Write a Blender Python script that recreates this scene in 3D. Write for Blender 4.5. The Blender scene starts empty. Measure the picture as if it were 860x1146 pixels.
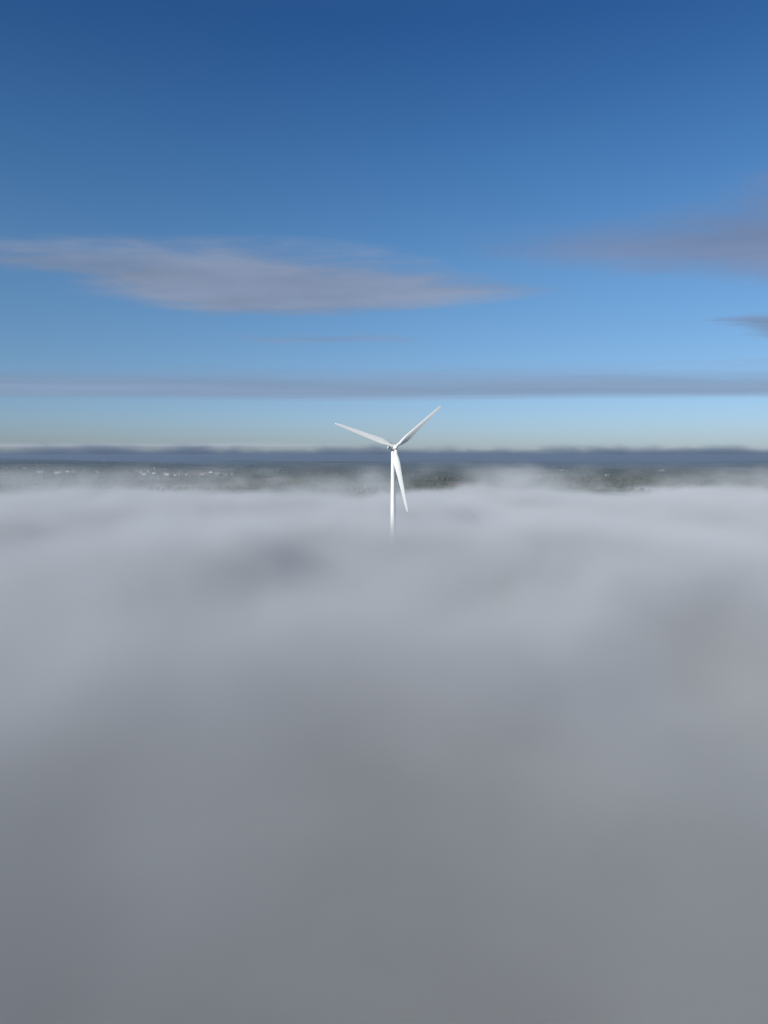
import bpy, bmesh, math, random
import numpy as np
from mathutils import Vector, Matrix
random.seed(4); rng=np.random.default_rng(4)
sc=bpy.context.scene
sc.view_settings.view_transform='Standard'
sc.view_settings.look='None'
sc.view_settings.exposure=0
R=math.radians
SUN_EL=28.0
SUN_AZ=-140.0   # compass angle measured from +Y (view direction) towards +X ; behind-left

# ---------------- helpers ----------------
def link(o): sc.collection.objects.link(o); return o
def mesh_obj(name,verts,faces,mat=None,smooth=False):
    me=bpy.data.meshes.new(name); me.from_pydata([tuple(map(float,v)) for v in verts],[],faces); me.update()
    if smooth:
        for p in me.polygons: p.use_smooth=True
    o=bpy.data.objects.new(name,me)
    if mat: me.materials.append(mat)
    return link(o)
def newmat(name):
    m=bpy.data.materials.new(name); m.use_nodes=True; m.node_tree.nodes.clear()
    return m,m.node_tree
class NB:
    def __init__(s,t): s.t=t
    def n(s,ty,**kw):
        nd=s.t.nodes.new(ty)
        for k,v in kw.items(): setattr(nd,k,v)
        return nd
    def set(s,sock,v):
        if isinstance(v,bpy.types.NodeSocket): s.t.links.new(v,sock)
        else: sock.default_value=v
    def m(s,op,a,b=0.0,c=0.0,clamp=False):
        nd=s.n('ShaderNodeMath',operation=op,use_clamp=clamp)
        s.set(nd.inputs[0],a); s.set(nd.inputs[1],b); s.set(nd.inputs[2],c)
        return nd.outputs[0]
    def vm(s,op,a,b=(0,0,0)):
        nd=s.n('ShaderNodeVectorMath',operation=op); s.set(nd.inputs[0],a); s.set(nd.inputs[1],b); return nd.outputs[0]
    def sm(s,v,a,b,c=0.0,d=1.0):
        nd=s.n('ShaderNodeMapRange',interpolation_type='SMOOTHSTEP')
        for i,x in enumerate((v,a,b,c,d)): s.set(nd.inputs[i],x)
        return nd.outputs[0]
    def noise(s,vec,scale,detail=3,rough=.5,dist=0.0):
        nd=s.n('ShaderNodeTexNoise'); s.set(nd.inputs['Vector'],vec)
        nd.inputs['Scale'].default_value=scale; nd.inputs['Detail'].default_value=detail
        nd.inputs['Roughness'].default_value=rough; nd.inputs['Distortion'].default_value=dist
        return nd.outputs[0]
    def gauss(s,x,y,x0,y0,sx,sy):
        cx=s.m('DIVIDE',s.m('SUBTRACT',x,x0),sx); cy=s.m('DIVIDE',s.m('SUBTRACT',y,y0),sy)
        r2=s.m('ADD',s.m('MULTIPLY',cx,cx),s.m('MULTIPLY',cy,cy))
        return s.m('EXPONENT',s.m('MULTIPLY',r2,-1))

# ---------------- camera ----------------
cam=bpy.data.cameras.new('camera'); co=link(bpy.data.objects.new('camera',cam))
co.location=(0,0,78); co.rotation_euler=(R(90-4.67),0,0)
cam.sensor_fit='VERTICAL'; cam.sensor_height=36; cam.sensor_width=27; cam.lens=25.0
cam.clip_start=.5; cam.clip_end=200000
sc.camera=co

# ---------------- sky & sun ----------------
w=bpy.data.worlds.new('World'); sc.world=w; w.use_nodes=True
wt=w.node_tree; wt.nodes.clear(); W=NB(wt)
sky=W.n('ShaderNodeTexSky',sky_type='NISHITA'); sky.sun_disc=False
sky.sun_elevation=R(SUN_EL); sky.sun_rotation=R(SUN_AZ)
sky.altitude=100; sky.air_density=1.0; sky.dust_density=.4; sky.ozone_density=2.0
tc=W.n('ShaderNodeTexCoord'); sx=W.n('ShaderNodeSeparateXYZ'); wt.links.new(tc.outputs['Generated'],sx.inputs[0])
rp_=W.n('ShaderNodeValToRGB'); wt.links.new(sx.outputs[2],rp_.inputs[0])
e=rp_.color_ramp.elements
e[0].position=0; e[0].color=(.35,.44,.68,1)
e[1].position=1; e[1].color=(.32,.60,.82,1)
for p_,c_ in ((.047,(.37,.48,.72)),(.13,(.37,.50,.66)),(.246,(.37,.55,.70)),(.37,(.27,.50,.70)),(.5,(.16,.38,.64))):
    q=e.new(p_); q.color=(*c_,1)
mxw=W.n('ShaderNodeMix',data_type='RGBA',blend_type='MULTIPLY'); mxw.inputs[0].default_value=1
wt.links.new(sky.outputs[0],mxw.inputs[6]); wt.links.new(rp_.outputs[0],mxw.inputs[7])
bg=W.n('ShaderNodeBackground'); bg.inputs[1].default_value=.14
wo=W.n('ShaderNodeOutputWorld')
wt.links.new(mxw.outputs[2],bg.inputs[0]); wt.links.new(bg.outputs[0],wo.inputs[0])
sl=bpy.data.lights.new('sun','SUN'); so=link(bpy.data.objects.new('sun',sl))
sl.energy=5.0; sl.angle=R(.5); sl.color=(1,.96,.90)
az=R(SUN_AZ); el=R(SUN_EL)
sd=Vector((math.sin(az)*math.cos(el),math.cos(az)*math.cos(el),math.sin(el)))
so.rotation_euler=sd.to_track_quat('Z','Y').to_euler(); so.location=sd*500

# ---------------- terrain ----------------
def hgt(x,y):
    d=np.sqrt(x*x+y*y)
    k=np.clip((d-1400)/5000,0,1)
    h=(14*np.sin(x/900+1.3)*np.cos(y/1300+.4)+9*np.sin(x/410+y/700)+22*np.sin(x/2600+y/3900+2))*k
    k2=np.clip((d-7000)/6000,0,1)
    h=h+k2*(28+26*np.sin(x/3100+.6)*np.sin(y/5200)+12*np.sin(x/1300+y/2100))
    return h-6*k
def axis(n,lim):
    t=np.linspace(-1,1,n); return lim*np.sign(t)*(np.abs(t)**2.6*.97+np.abs(t)*.03)
xs=axis(261,60000); ys=axis(261,60000)
X,Y=np.meshgrid(xs,ys); Z=hgt(X,Y)
n=261
V=np.stack([X.ravel(),Y.ravel(),Z.ravel()],1)
F=[(j*n+i,j*n+i+1,(j+1)*n+i+1,(j+1)*n+i) for j in range(n-1) for i in range(n-1)]
gm,t=newmat('farmland'); B=NB(t)
geo=B.n('ShaderNodeNewGeometry'); pos=geo.outputs['Position']
vp=B.n('ShaderNodeMapping'); t.links.new(pos,vp.inputs[0]); vp.inputs['Rotation'].default_value=(0,0,.5); vp.inputs['Scale'].default_value=(1/210,1/330,0)
vo=B.n('ShaderNodeTexVoronoi',feature='F1',distance='CHEBYCHEV'); t.links.new(vp.outputs[0],vo.inputs['Vector']); vo.inputs['Scale'].default_value=1
sepc=B.n('ShaderNodeSeparateColor'); t.links.new(vo.outputs['Color'],sepc.inputs[0])
cr=B.n('ShaderNodeValToRGB'); t.links.new(sepc.outputs[0],cr.inputs[0])
cr.color_ramp.interpolation='CONSTANT'
cols=[(0,(.045,.065,.035)),(.22,(.07,.092,.045)),(.42,(.11,.09,.06)),(.55,(.05,.072,.04)),(.72,(.14,.125,.09)),(.84,(.035,.048,.03))]
els=cr.color_ramp.elements
els[0].position=0; els[0].color=(*cols[0][1],1); els[1].position=cols[1][0]; els[1].color=(*cols[1][1],1)
for p_,c_ in cols[2:]:
    e=els.new(p_); e.color=(*c_,1)
# rough upland moor around the wind farm, patchwork of fields beyond it
ln=B.n('ShaderNodeVectorMath',operation='LENGTH'); t.links.new(pos,ln.inputs[0])
moor=B.n('ShaderNodeMix',data_type='RGBA'); t.links.new(B.noise(pos,1/70,5,.6),moor.inputs[0])
moor.inputs[6].default_value=(.055,.062,.035,1); moor.inputs[7].default_value=(.10,.09,.055,1)
mf=B.n('ShaderNodeMix',data_type='RGBA'); t.links.new(B.sm(ln.outputs['Value'],1100,1500),mf.inputs[0])
t.links.new(moor.outputs[2],mf.inputs[6]); t.links.new(cr.outputs[0],mf.inputs[7])
nz=B.noise(pos,.02,5,.6)
mx=B.n('ShaderNodeMix',data_type='RGBA',blend_type='MULTIPLY'); mx.inputs[0].default_value=1
t.links.new(mf.outputs[2],mx.inputs[6])
g=B.sm(nz,.3,.7,.65,1.25)
cc=B.n('ShaderNodeCombineColor'); [t.links.new(g,cc.inputs[i]) for i in range(3)]
t.links.new(cc.outputs[0],mx.inputs[7])
bs=B.n('ShaderNodeBsdfDiffuse'); t.links.new(mx.outputs[2],bs.inputs[0])
ou=B.n('ShaderNodeOutputMaterial'); t.links.new(bs.outputs[0],ou.inputs[0])
mesh_obj('ground',V,F,gm,True)

# ---------------- distant trees: hedgerows and woods, one mesh ----------------
bm=bmesh.new(); bmesh.ops.create_icosphere(bm,subdivisions=1,radius=1)
iv=np.array([v.co[:] for v in bm.verts]); iff=[[v.index for v in f.verts] for f in bm.faces]; bm.free()
TV=[];TF=[];cnt=0
def blob(x,y,r,h):
    global cnt
    z=float(hgt(np.array(x),np.array(y)))
    v=iv*(1+rng.uniform(-.3,.3,(len(iv),1)))*np.array([r,r,h*.55])+np.array([x,y,z+h*.45])
    TV.append(v); TF.extend([[a+cnt for a in f] for f in iff]); cnt+=len(iv)
for k in range(300):
    y0=rng.uniform(1250,7500)**1.0; x0=rng.uniform(-.75,.75)*y0
    L=rng.uniform(120,500); a=.5+(rng.integers(0,2)*math.pi/2)+rng.normal(0,.12)
    m_=int(L/11)
    for i in range(m_):
        if rng.random()<.25: continue
        s=i/m_*L
        big=rng.uniform(.6,1.5)
        blob(x0+s*math.cos(a)+rng.normal(0,2),y0+s*math.sin(a)+rng.normal(0,2),5*big,7*big)
for k in range(26):
    y0=rng.uniform(1700,8000); x0=rng.uniform(-.7,.7)*y0
    for i in range(130):
        blob(x0+rng.normal(0,130),y0+rng.normal(0,45),rng.uniform(6,11),rng.uniform(9,15))
fm,t=newmat('foliage'); B=NB(t); geo=B.n('ShaderNodeNewGeometry')
nz=B.noise(geo.outputs['Position'],.12,4,.6)
cr=B.n('ShaderNodeValToRGB'); t.links.new(nz,cr.inputs[0])
cr.color_ramp.elements[0].position=.3; cr.color_ramp.elements[0].color=(.035,.042,.026,1)
cr.color_ramp.elements[1].position=.75; cr.color_ramp.elements[1].color=(.07,.075,.045,1)
bs=B.n('ShaderNodeBsdfDiffuse'); t.links.new(cr.outputs[0],bs.inputs[0])
ou=B.n('ShaderNodeOutputMaterial'); t.links.new(bs.outputs[0],ou.inputs[0])
mesh_obj('distant_trees',np.concatenate(TV),TF,fm)

# ---------------- farm houses ----------------
def plain(name,c,rough=.8,nscale=.5,var=.2):
    m,t=newmat(name); B=NB(t); geo=B.n('ShaderNodeNewGeometry')
    nz=B.noise(geo.outputs['Position'],nscale,4,.6)
    mx=B.n('ShaderNodeMix',data_type='RGBA'); t.links.new(nz,mx.inputs[0])
    mx.inputs[6].default_value=(*[x*(1-var) for x in c],1); mx.inputs[7].default_value=(*[min(1,x*(1+var)) for x in c],1)
    p=B.n('ShaderNodeBsdfPrincipled'); t.links.new(mx.outputs[2],p.inputs['Base Color']); p.inputs['Roughness'].default_value=rough
    ou=B.n('ShaderNodeOutputMaterial'); t.links.new(p.outputs[0],ou.inputs[0]); return m
m_wall=plain('render_wall',(.6,.58,.54)); m_wall2=plain('stone_wall',(.3,.28,.25)); m_roof=plain('slate_roof',(.09,.09,.1)); m_roof2=plain('tile_roof',(.22,.13,.09)); m_win=plain('window_glass',(.04,.05,.06),.2)
def bx(x0,x1,y0,y1,z0,z1):
    v=[(x0,y0,z0),(x1,y0,z0),(x1,y1,z0),(x0,y1,z0),(x0,y0,z1),(x1,y0,z1),(x1,y1,z1),(x0,y1,z1)]
    f=[(0,3,2,1),(4,5,6,7),(0,1,5,4),(1,2,6,5),(2,3,7,6),(3,0,4,7)]
    return v,f
def house(x,y,L,D,H,rot,wm,rm):
    e=link(bpy.data.objects.new('house',None)); z=float(hgt(np.array(x),np.array(y)))
    e.location=(x,y,z); e.rotation_euler=(0,0,rot)
    hl,hd=L/2,D/2; rp=H+D*.42
    v=[(-hl,-hd,-2),(hl,-hd,-2),(hl,hd,-2),(-hl,hd,-2),(-hl,-hd,H),(hl,-hd,H),(hl,hd,H),(-hl,hd,H),(-hl,0,rp),(hl,0,rp)]
    f=[(0,1,5,4),(1,2,6,9,5),(2,3,7,6),(3,0,4,8,7)]
    a=mesh_obj('walls',v,f,wm); a.parent=e
    o=.4
    v=[(-hl-o,-hd-o,H-.25),(hl+o,-hd-o,H-.25),(hl+o,0,rp+.15),(-hl-o,0,rp+.15),(hl+o,hd+o,H-.25),(-hl-o,hd+o,H-.25)]
    a=mesh_obj('roof',v,[(0,1,2,3),(3,2,4,5)],rm); a.parent=e
    V2=[];F2=[]
    for s in (-1,1):
        for wx in np.arange(-hl+1.8,hl-1,3.0):
            for wz in ([1,3.8] if H>5 else [1]):
                vv,ff=bx(wx-.5,wx+.5,s*hd-.04,s*hd+.04,wz,wz+1.3); b=len(V2); V2+=vv; F2+=[tuple(i+b for i in q) for q in ff]
    a=mesh_obj('windows',V2,F2,m_win); a.parent=e
    vv,ff=bx(hl-1.4,hl-.5,-.4,.4,H,rp+1); a=mesh_obj('chimney',vv,ff,wm); a.parent=e
clusters=[(-1050,2750,14,170),(-640,2500,12,130),(-1500,3300,8,220),(520,2300,5,60),(900,2600,3,90),(1300,3400,4,200)]
for cx,cy,nn,sp in clusters:
    for i in range(nn):
        big=rng.random()<.2
        house(cx+rng.normal(0,sp),cy+rng.normal(0,sp*.5),rng.uniform(18,26) if big else rng.uniform(10,15),rng.uniform(10,14) if big else 8,5.6,rng.uniform(-.7,.7),
              m_wall if rng.random()<.6 else m_wall2, m_roof if rng.random()<.7 else m_roof2)

# ---------------- wind turbine ----------------
tp=link(bpy.data.objects.new('wind_turbine',None)); tp.location=(5.6,443,0)
mw=plain('white_gelcoat',(.72,.715,.68),.5,.15,.04)
mg=plain('dark_trim',(.12,.12,.13),.5)
def lathe(prof,seg=48):
    v=[];f=[]
    for r,z in prof:
        for i in range(seg):
            a=2*math.pi*i/seg; v.append((r*math.cos(a),r*math.sin(a),z))
    for j in range(len(prof)-1):
        for i in range(seg):
            k=(i+1)%seg; f.append((j*seg+i,j*seg+k,(j+1)*seg+k,(j+1)*seg+i))
    f.append(tuple(range(seg))[::-1]); f.append(tuple((len(prof)-1)*seg+i for i in range(seg)))
    return v,f
HUB=82.0; YAW=R(20)
prof=[]
for i in range(0,25):
    z=(HUB-2.0)*i/24; r=2.0+(1.15-2.0)*i/24; prof.append((r,z))
v,f=lathe(prof); o=mesh_obj('tower',v,f,mw,True); o.parent=tp
v,f=lathe([(2.9,-2),(2.9,.3),(2.05,.35)]); o=mesh_obj('foundation',v,f,plain('concrete',(.35,.34,.32))); o.parent=tp
vv,ff=bx(-.45,.45,-2.1,-1.9,.5,2.7); o=mesh_obj('door',vv,ff,mg); o.parent=tp
head=bpy.data.objects.new('nacelle_head',None); link(head); head.parent=tp; head.location=(0,0,HUB); head.rotation_euler=(0,0,YAW)
sec=[(-2.3,1.15,1.2,0),(-1.9,1.55,1.6,0),(0,1.75,1.85,.05),(3,1.75,1.85,.1),(5.6,1.6,1.7,.15),(7.0,1.3,1.35,.25),(7.5,.8,.9,.3)]
v=[];f=[];S=32
for y,wd,hh,zo in sec:
    for i in range(S):
        a=2*math.pi*i/S; c,s=math.cos(a),math.sin(a); p=.55
        v.append((wd*math.copysign(abs(c)**p,c),y,zo+hh*math.copysign(abs(s)**p,s)))
for j in range(len(sec)-1):
    for i in range(S):
        k=(i+1)%S; f.append((j*S+i,(j+1)*S+i,(j+1)*S+k,j*S+k))
f.append(tuple(range(S))); f.append(tuple((len(sec)-1)*S+i for i in range(S))[::-1])
o=mesh_obj('nacelle',v,f,mw,True); o.parent=head
v,f=lathe([(1.3,-2.2),(1.35,-1.85)],32); o=mesh_obj('yaw_bearing',v,f,mg,True); o.parent=head
vv,ff=bx(-.8,.8,5.0,5.25,1.6,2.9); o=mesh_obj('cooler',vv,ff,mg); o.parent=head
vv,ff=bx(-.03,.03,6.0,6.06,1.5,3.8); o=mesh_obj('anemometer_mast',vv,ff,mg); o.parent=head
rot=bpy.data.objects.new('rotor',None); link(rot); rot.parent=head; rot.location=(0,-3.8,.0); rot.rotation_euler=(R(-4),0,0)
pr=[(1.35,-1.5),(1.6,-1.2),(1.7,-.2),(1.65,.6),(1.4,1.3),(1.0,1.9),(.5,2.25),(.08,2.38)]
v,f=lathe(pr,36); v=[(x,-z,y) for x,y,z in v]
o=mesh_obj('spinner',v,f,mw,True); o.parent=rot
def blade(a):
    st=[(0,.95,1.0,0),(1.5,.95,1.0,0),(3,1.15,.8,14),(5.5,1.7,.42,14),(8.5,2.1,.28,12),(12,1.9,.23,9),(17,1.6,.2,6),(23,1.35,.18,3.5),(29,1.1,.16,1.5),(34,.88,.15,.5),(37.5,.66,.14,0),(39.3,.42,.13,0),(40,.12,.13,0)]
    v=[];f=[];S=28
    for r,ch,th,tw in st:
        tw=R(tw+4); circ=th>.9
        for i in range(S):
            q=2*math.pi*i/S; cx=math.cos(q); sy=math.sin(q)
            x=cx*ch; y=sy*ch*th*(1 if circ else (0.55-.45*cx)*1.3)
            if not circ: x+=ch*.35
            x,y=x*math.cos(tw)-y*math.sin(tw),x*math.sin(tw)+y*math.cos(tw)
            y-= .9*(r/40)**2   # pre-bend
            v.append((x,y,r+.9))
    for j in range(len(st)-1):
        for i in range(S):
            k=(i+1)%S; f.append((j*S+i,j*S+k,(j+1)*S+k,(j+1)*S+i))
    f.append(tuple((len(st)-1)*S+i for i in range(S))); f.append(tuple(range(S))[::-1])
    o=mesh_obj('blade',v,f,mw,True); o.parent=rot; o.rotation_euler=(0,R(90-a),0)
for a in (-80,40,160): blade(a)

# ---------------- volumes through geometry nodes ----------------
def vol_material(name,albedo,aniso=0.0):
    m,t=newmat(name); B=NB(t)
    at=B.n('ShaderNodeAttribute'); at.attribute_name='density'
    s=B.n('ShaderNodeVolumeScatter'); s.inputs['Color'].default_value=(*albedo,1); s.inputs['Anisotropy'].default_value=aniso
    a=B.n('ShaderNodeVolumeAbsorption'); a.inputs['Color'].default_value=(*albedo,1)
    t.links.new(at.outputs['Fac'],s.inputs['Density']); t.links.new(at.outputs['Fac'],a.inputs['Density'])
    ad=B.n('ShaderNodeAddShader'); t.links.new(s.outputs[0],ad.inputs[0]); t.links.new(a.outputs[0],ad.inputs[1])
    ou=B.n('ShaderNodeOutputMaterial'); t.links.new(ad.outputs[0],ou.inputs['Volume']); return m
def vol_object(name,mn,mx,res,mat,build):
    ng=bpy.data.node_groups.new(name+'_density','GeometryNodeTree')
    ng.interface.new_socket('Geometry',in_out='INPUT',socket_type='NodeSocketGeometry')
    ng.interface.new_socket('Geometry',in_out='OUTPUT',socket_type='NodeSocketGeometry')
    B=NB(ng); go=B.n('NodeGroupOutput'); vc=B.n('GeometryNodeVolumeCube')
    vc.inputs['Min'].default_value=mn; vc.inputs['Max'].default_value=mx
    for k,r in zip(('Resolution X','Resolution Y','Resolution Z'),res): vc.inputs[k].default_value=r
    p=B.n('GeometryNodeInputPosition').outputs[0]
    sp=B.n('ShaderNodeSeparateXYZ'); ng.links.new(p,sp.inputs[0])
    ng.links.new(build(B,p,*sp.outputs),vc.inputs['Density'])
    sm=B.n('GeometryNodeSetMaterial'); sm.inputs['Material'].default_value=mat
    ng.links.new(vc.outputs[0],sm.inputs[0]); ng.links.new(sm.outputs[0],go.inputs[0])
    me=bpy.data.meshes.new(name); me.materials.append(mat)
    o=link(bpy.data.objects.new(name,me)); md=o.modifiers.new('density','NODES'); md.node_group=ng
    return o
def fog_density(B,p,x,y,z):
    n1=B.noise(p,1/230,2,.5)
    n2=B.noise(B.vm('MULTIPLY',p,(1,.75,.8)),1/85,5,.6,.6)
    n3=B.noise(B.vm('ADD',p,(900,300,0)),1/130,4,.6,.7)
    n4=B.noise(B.vm('MULTIPLY',B.vm('ADD',p,(400,0,0)),(1,.3,.5)),1/260,3,.55,.3)   # broad billows at the far side
    n5=B.noise(B.vm('MULTIPLY',B.vm('ADD',p,(0,700,50)),(.8,.6,1.3)),1/110,5,.6,.6)    # thin wisps
    far=B.sm(y,520,1000)
    top=B.m('ADD',39,B.m('MULTIPLY',B.m('SUBTRACT',n1,.5),36))
    top=B.m('ADD',top,B.m('MULTIPLY',B.m('SUBTRACT',n2,.5),62))
    top=B.m('ADD',top,B.m('MULTIPLY',B.m('MULTIPLY',B.m('SUBTRACT',n4,.5),80),far))
    top=B.m('SUBTRACT',top,B.m('MULTIPLY',far,12))
    top=B.m('SUBTRACT',top,B.m('MULTIPLY',B.sm(y,900,1500),30))
    # bank swells around the turbine and on the left, thins into two shallow hollows on the right
    gt=B.gauss(x,y,0,400,150,110)
    gl=B.gauss(x,y,-55,130,60,75)
    gh=B.m('MAXIMUM',B.gauss(x,y,66,145,26,32),B.m('MULTIPLY',B.gauss(x,y,12,88,20,22),.8))
    top=B.m('ADD',top,B.m('MULTIPLY',gt,8))
    top=B.m('ADD',top,B.m('MULTIPLY',gl,9))
    top=B.m('SUBTRACT',top,B.m('MULTIPLY',gh,5))
    d=B.m('POWER',B.sm(B.m('SUBTRACT',top,z),-8,26),1.6)
    pt=B.m('MAXIMUM',B.sm(n3,.32,.66,.38,1.25),B.m('MULTIPLY',gt,1.1))
    pt=B.m('MAXIMUM',pt,B.m('MULTIPLY',gl,.85))
    d=B.m('MULTIPLY',d,pt)
    d=B.m('MULTIPLY',d,B.m('SUBTRACT',1,B.m('MULTIPLY',gh,.38)))
    d=B.m('MULTIPLY',d,B.sm(y,20,300,.46,1))
    d=B.m('MULTIPLY',d,.04)
    veil=B.m('MULTIPLY',B.sm(n5,.45,.75),B.sm(B.m('ADD',z,B.m('MULTIPLY',n4,-45)),6,45,1,0))
    veil=B.m('MULTIPLY',B.m('MULTIPLY',veil,B.sm(y,480,800)),.0052)
    d=B.m('ADD',d,veil)
    ex=B.sm(B.m('ABSOLUTE',x),1100,1280,1,0); ey=B.m('MULTIPLY',B.sm(y,-380,-250),B.sm(y,1400,1800,1,0))
    return B.m('MULTIPLY',B.m('MULTIPLY',d,ex),ey)
fogm=vol_material('fog_volume',(.955,.98,.99),-.1); fogm.cycles.volume_step_rate=2.0
vol_object('fog',(-1300,-400,-3),(1300,1820,85),(325,277,22),fogm,fog_density)
def bank_density(B,p,x,y,z):
    q=B.vm('MULTIPLY',p,(1,.6,2))
    n1=B.noise(q,1/2600,3,.5); n2=B.noise(q,1/420,5,.65,.5)
    top=B.m('ADD',125,B.m('MULTIPLY',B.m('SUBTRACT',n1,.5),280)); top=B.m('ADD',top,B.m('MULTIPLY',B.m('SUBTRACT',n2,.5),380))
    d=B.m('POWER',B.sm(B.m('SUBTRACT',top,z),-70,120),1.3)
    e=B.m('MULTIPLY',B.sm(y,7600,8200),B.sm(y,8900,9900,1,0))
    return B.m('MULTIPLY',B.m('MULTIPLY',d,e),.0032)
bkm=vol_material('bank_volume',(.30,.385,.52)); bkm.cycles.volume_step_rate=3.0  # low albedo colours the bank as if it lay in shadow
vol_object('distant_cloud_bank',(-9000,7600,0),(9000,9900,400),(360,46,25),bkm,bank_density)

hm,t=newmat('haze_volume'); B=NB(t)
ab=(.31,.41,.54,1); dn=2.0e-4  # dark bluish, absorbing albedo: shade over the far land put into the haze colour
s=B.n('ShaderNodeVolumeScatter'); s.inputs['Color'].default_value=ab; s.inputs['Density'].default_value=dn; s.inputs['Anisotropy'].default_value=0
a=B.n('ShaderNodeVolumeAbsorption'); a.inputs['Color'].default_value=ab; a.inputs['Density'].default_value=dn
ad=B.n('ShaderNodeAddShader'); t.links.new(s.outputs[0],ad.inputs[0]); t.links.new(a.outputs[0],ad.inputs[1])
ou=B.n('ShaderNodeOutputMaterial'); t.links.new(ad.outputs[0],ou.inputs['Volume'])
vv,ff=bx(-30000,30000,1300,40000,-80,76); mesh_obj('haze',vv,ff,hm)

# ---------------- high clouds: thin soft-edged sheets at altitude ----------------
def cloud(poly,z,edge,col,alpha,step,nscale,stretch,name='cloud',nstr=1.0,soft=.9):
    P=np.array(poly,float); mg_=edge*1.5
    x0,y0=P.min(0)-mg_; x1,y1=P.max(0)+mg_
    nx=int((x1-x0)/step)+2; ny=int((y1-y0)/step)+2
    X,Y=np.meshgrid(np.linspace(x0,x1,nx),np.linspace(y0,y1,ny)); x=X.ravel(); y=Y.ravel()
    ins=np.zeros(len(x),bool); dist=np.full(len(x),1e9)
    for i in range(len(P)):
        a_=P[i]; b_=P[(i+1)%len(P)]
        c=((a_[1]>y)!=(b_[1]>y)); 
        with np.errstate(divide='ignore',invalid='ignore'):
            xi=(b_[0]-a_[0])*(y-a_[1])/(b_[1]-a_[1]+1e-9)+a_[0]
        ins^=(c&(x<xi))
        d=b_-a_; tt=np.clip(((x-a_[0])*d[0]+(y-a_[1])*d[1])/(d@d),0,1)
        dist=np.minimum(dist,np.hypot(x-a_[0]-tt*d[0],y-a_[1]-tt*d[1]))
    sdv=np.where(ins,dist,-dist)/edge
    zz=z-np.clip(sdv,-1,1.5)*edge*.03
    V=np.stack([x,y,zz],1)
    F=[(j*nx+i,j*nx+i+1,(j+1)*nx+i+1,(j+1)*nx+i) for j in range(ny-1) for i in range(nx-1)]
    m,t=newmat(name+'_vapour'); B=NB(t); geo=B.n('ShaderNodeNewGeometry')
    at=B.n('ShaderNodeAttribute'); at.attribute_name='body'
    q=B.vm('MULTIPLY',geo.outputs['Position'],stretch)
    n1=B.noise(q,1/nscale,5,.55,.3); n2=B.noise(q,1/(nscale*.22),4,.6)
    nn=B.m('ADD',B.m('MULTIPLY',B.m('SUBTRACT',n1,.5),3.4*nstr),B.m('MULTIPLY',B.m('SUBTRACT',n2,.5),1.3*nstr))
    al=B.sm(B.m('ADD',at.outputs['Fac'],nn),-.7,soft,0,alpha)
    al=B.m('MULTIPLY',al,B.sm(at.outputs['Fac'],-1.4,-.3))
    tl=B.n('ShaderNodeBsdfTranslucent'); 
    mx=B.n('ShaderNodeMix',data_type='RGBA'); t.links.new(B.sm(n1,.3,.7),mx.inputs[0])
    mx.inputs[6].default_value=(*[c*.84 for c in col],1); mx.inputs[7].default_value=(*[min(1,c*1.12) for c in col],1)
    t.links.new(mx.outputs[2],tl.inputs[0])
    tr=B.n('ShaderNodeBsdfTransparent'); ms=B.n('ShaderNodeMixShader')
    t.links.new(al,ms.inputs[0]); t.links.new(tr.outputs[0],ms.inputs[1]); t.links.new(tl.outputs[0],ms.inputs[2])
    ou=B.n('ShaderNodeOutputMaterial'); t.links.new(ms.outputs[0],ou.inputs[0])
    o=mesh_obj(name,V,F,m,True)
    at_=o.data.attributes.new('body','FLOAT','POINT'); at_.data.foreach_set('value',sdv.astype(np.float32))
    return o
ZC=2578
cloud([(-6200,8700),(-3000,8750),(-1500,9000),(-200,9600),(900,10300),(2400,11100),(1000,12200),(0,12900),(-1500,13300),(-3000,13200),(-3900,12000),(-4600,10400)],ZC,900,(.32,.35,.41),.82,150,2400,(.6,1,1),soft=1.2)
cloud([(-26000,22000),(-9000,20000),(2000,20700),(12000,19700),(26000,19500),(26000,31000),(9000,32500),(-4000,33500),(-26000,32000)],ZC,3000,(.31,.38,.47),.78,600,7000,(.3,1,1),soft=1.8)
cloud([(1400,9000),(2600,8100),(3600,7000),(7500,5300),(9500,7000),(9000,10200),(6000,10600),(3500,9900)],ZC,1100,(.26,.28,.36),.75,200,2800,(.6,1,1),nstr=.7,soft=1.2)
cloud([(6300,13600),(7600,12800),(10500,12500),(11500,14800),(8200,15500)],ZC,600,(.25,.28,.35),.8,150,1600,(.5,1,1),soft=1.3)
cloud([(-3200,15500),(0,15300),(600,16100),(-2600,16300)],ZC,500,(.28,.33,.41),.35,150,1600,(.4,1,1))
cloud([(-24000,13500),(-9000,13500),(-1500,15500),(-1500,20000),(-24000,24000)],300,1800,(.62,.65,.68),.38,500,5000,(.3,1,1))
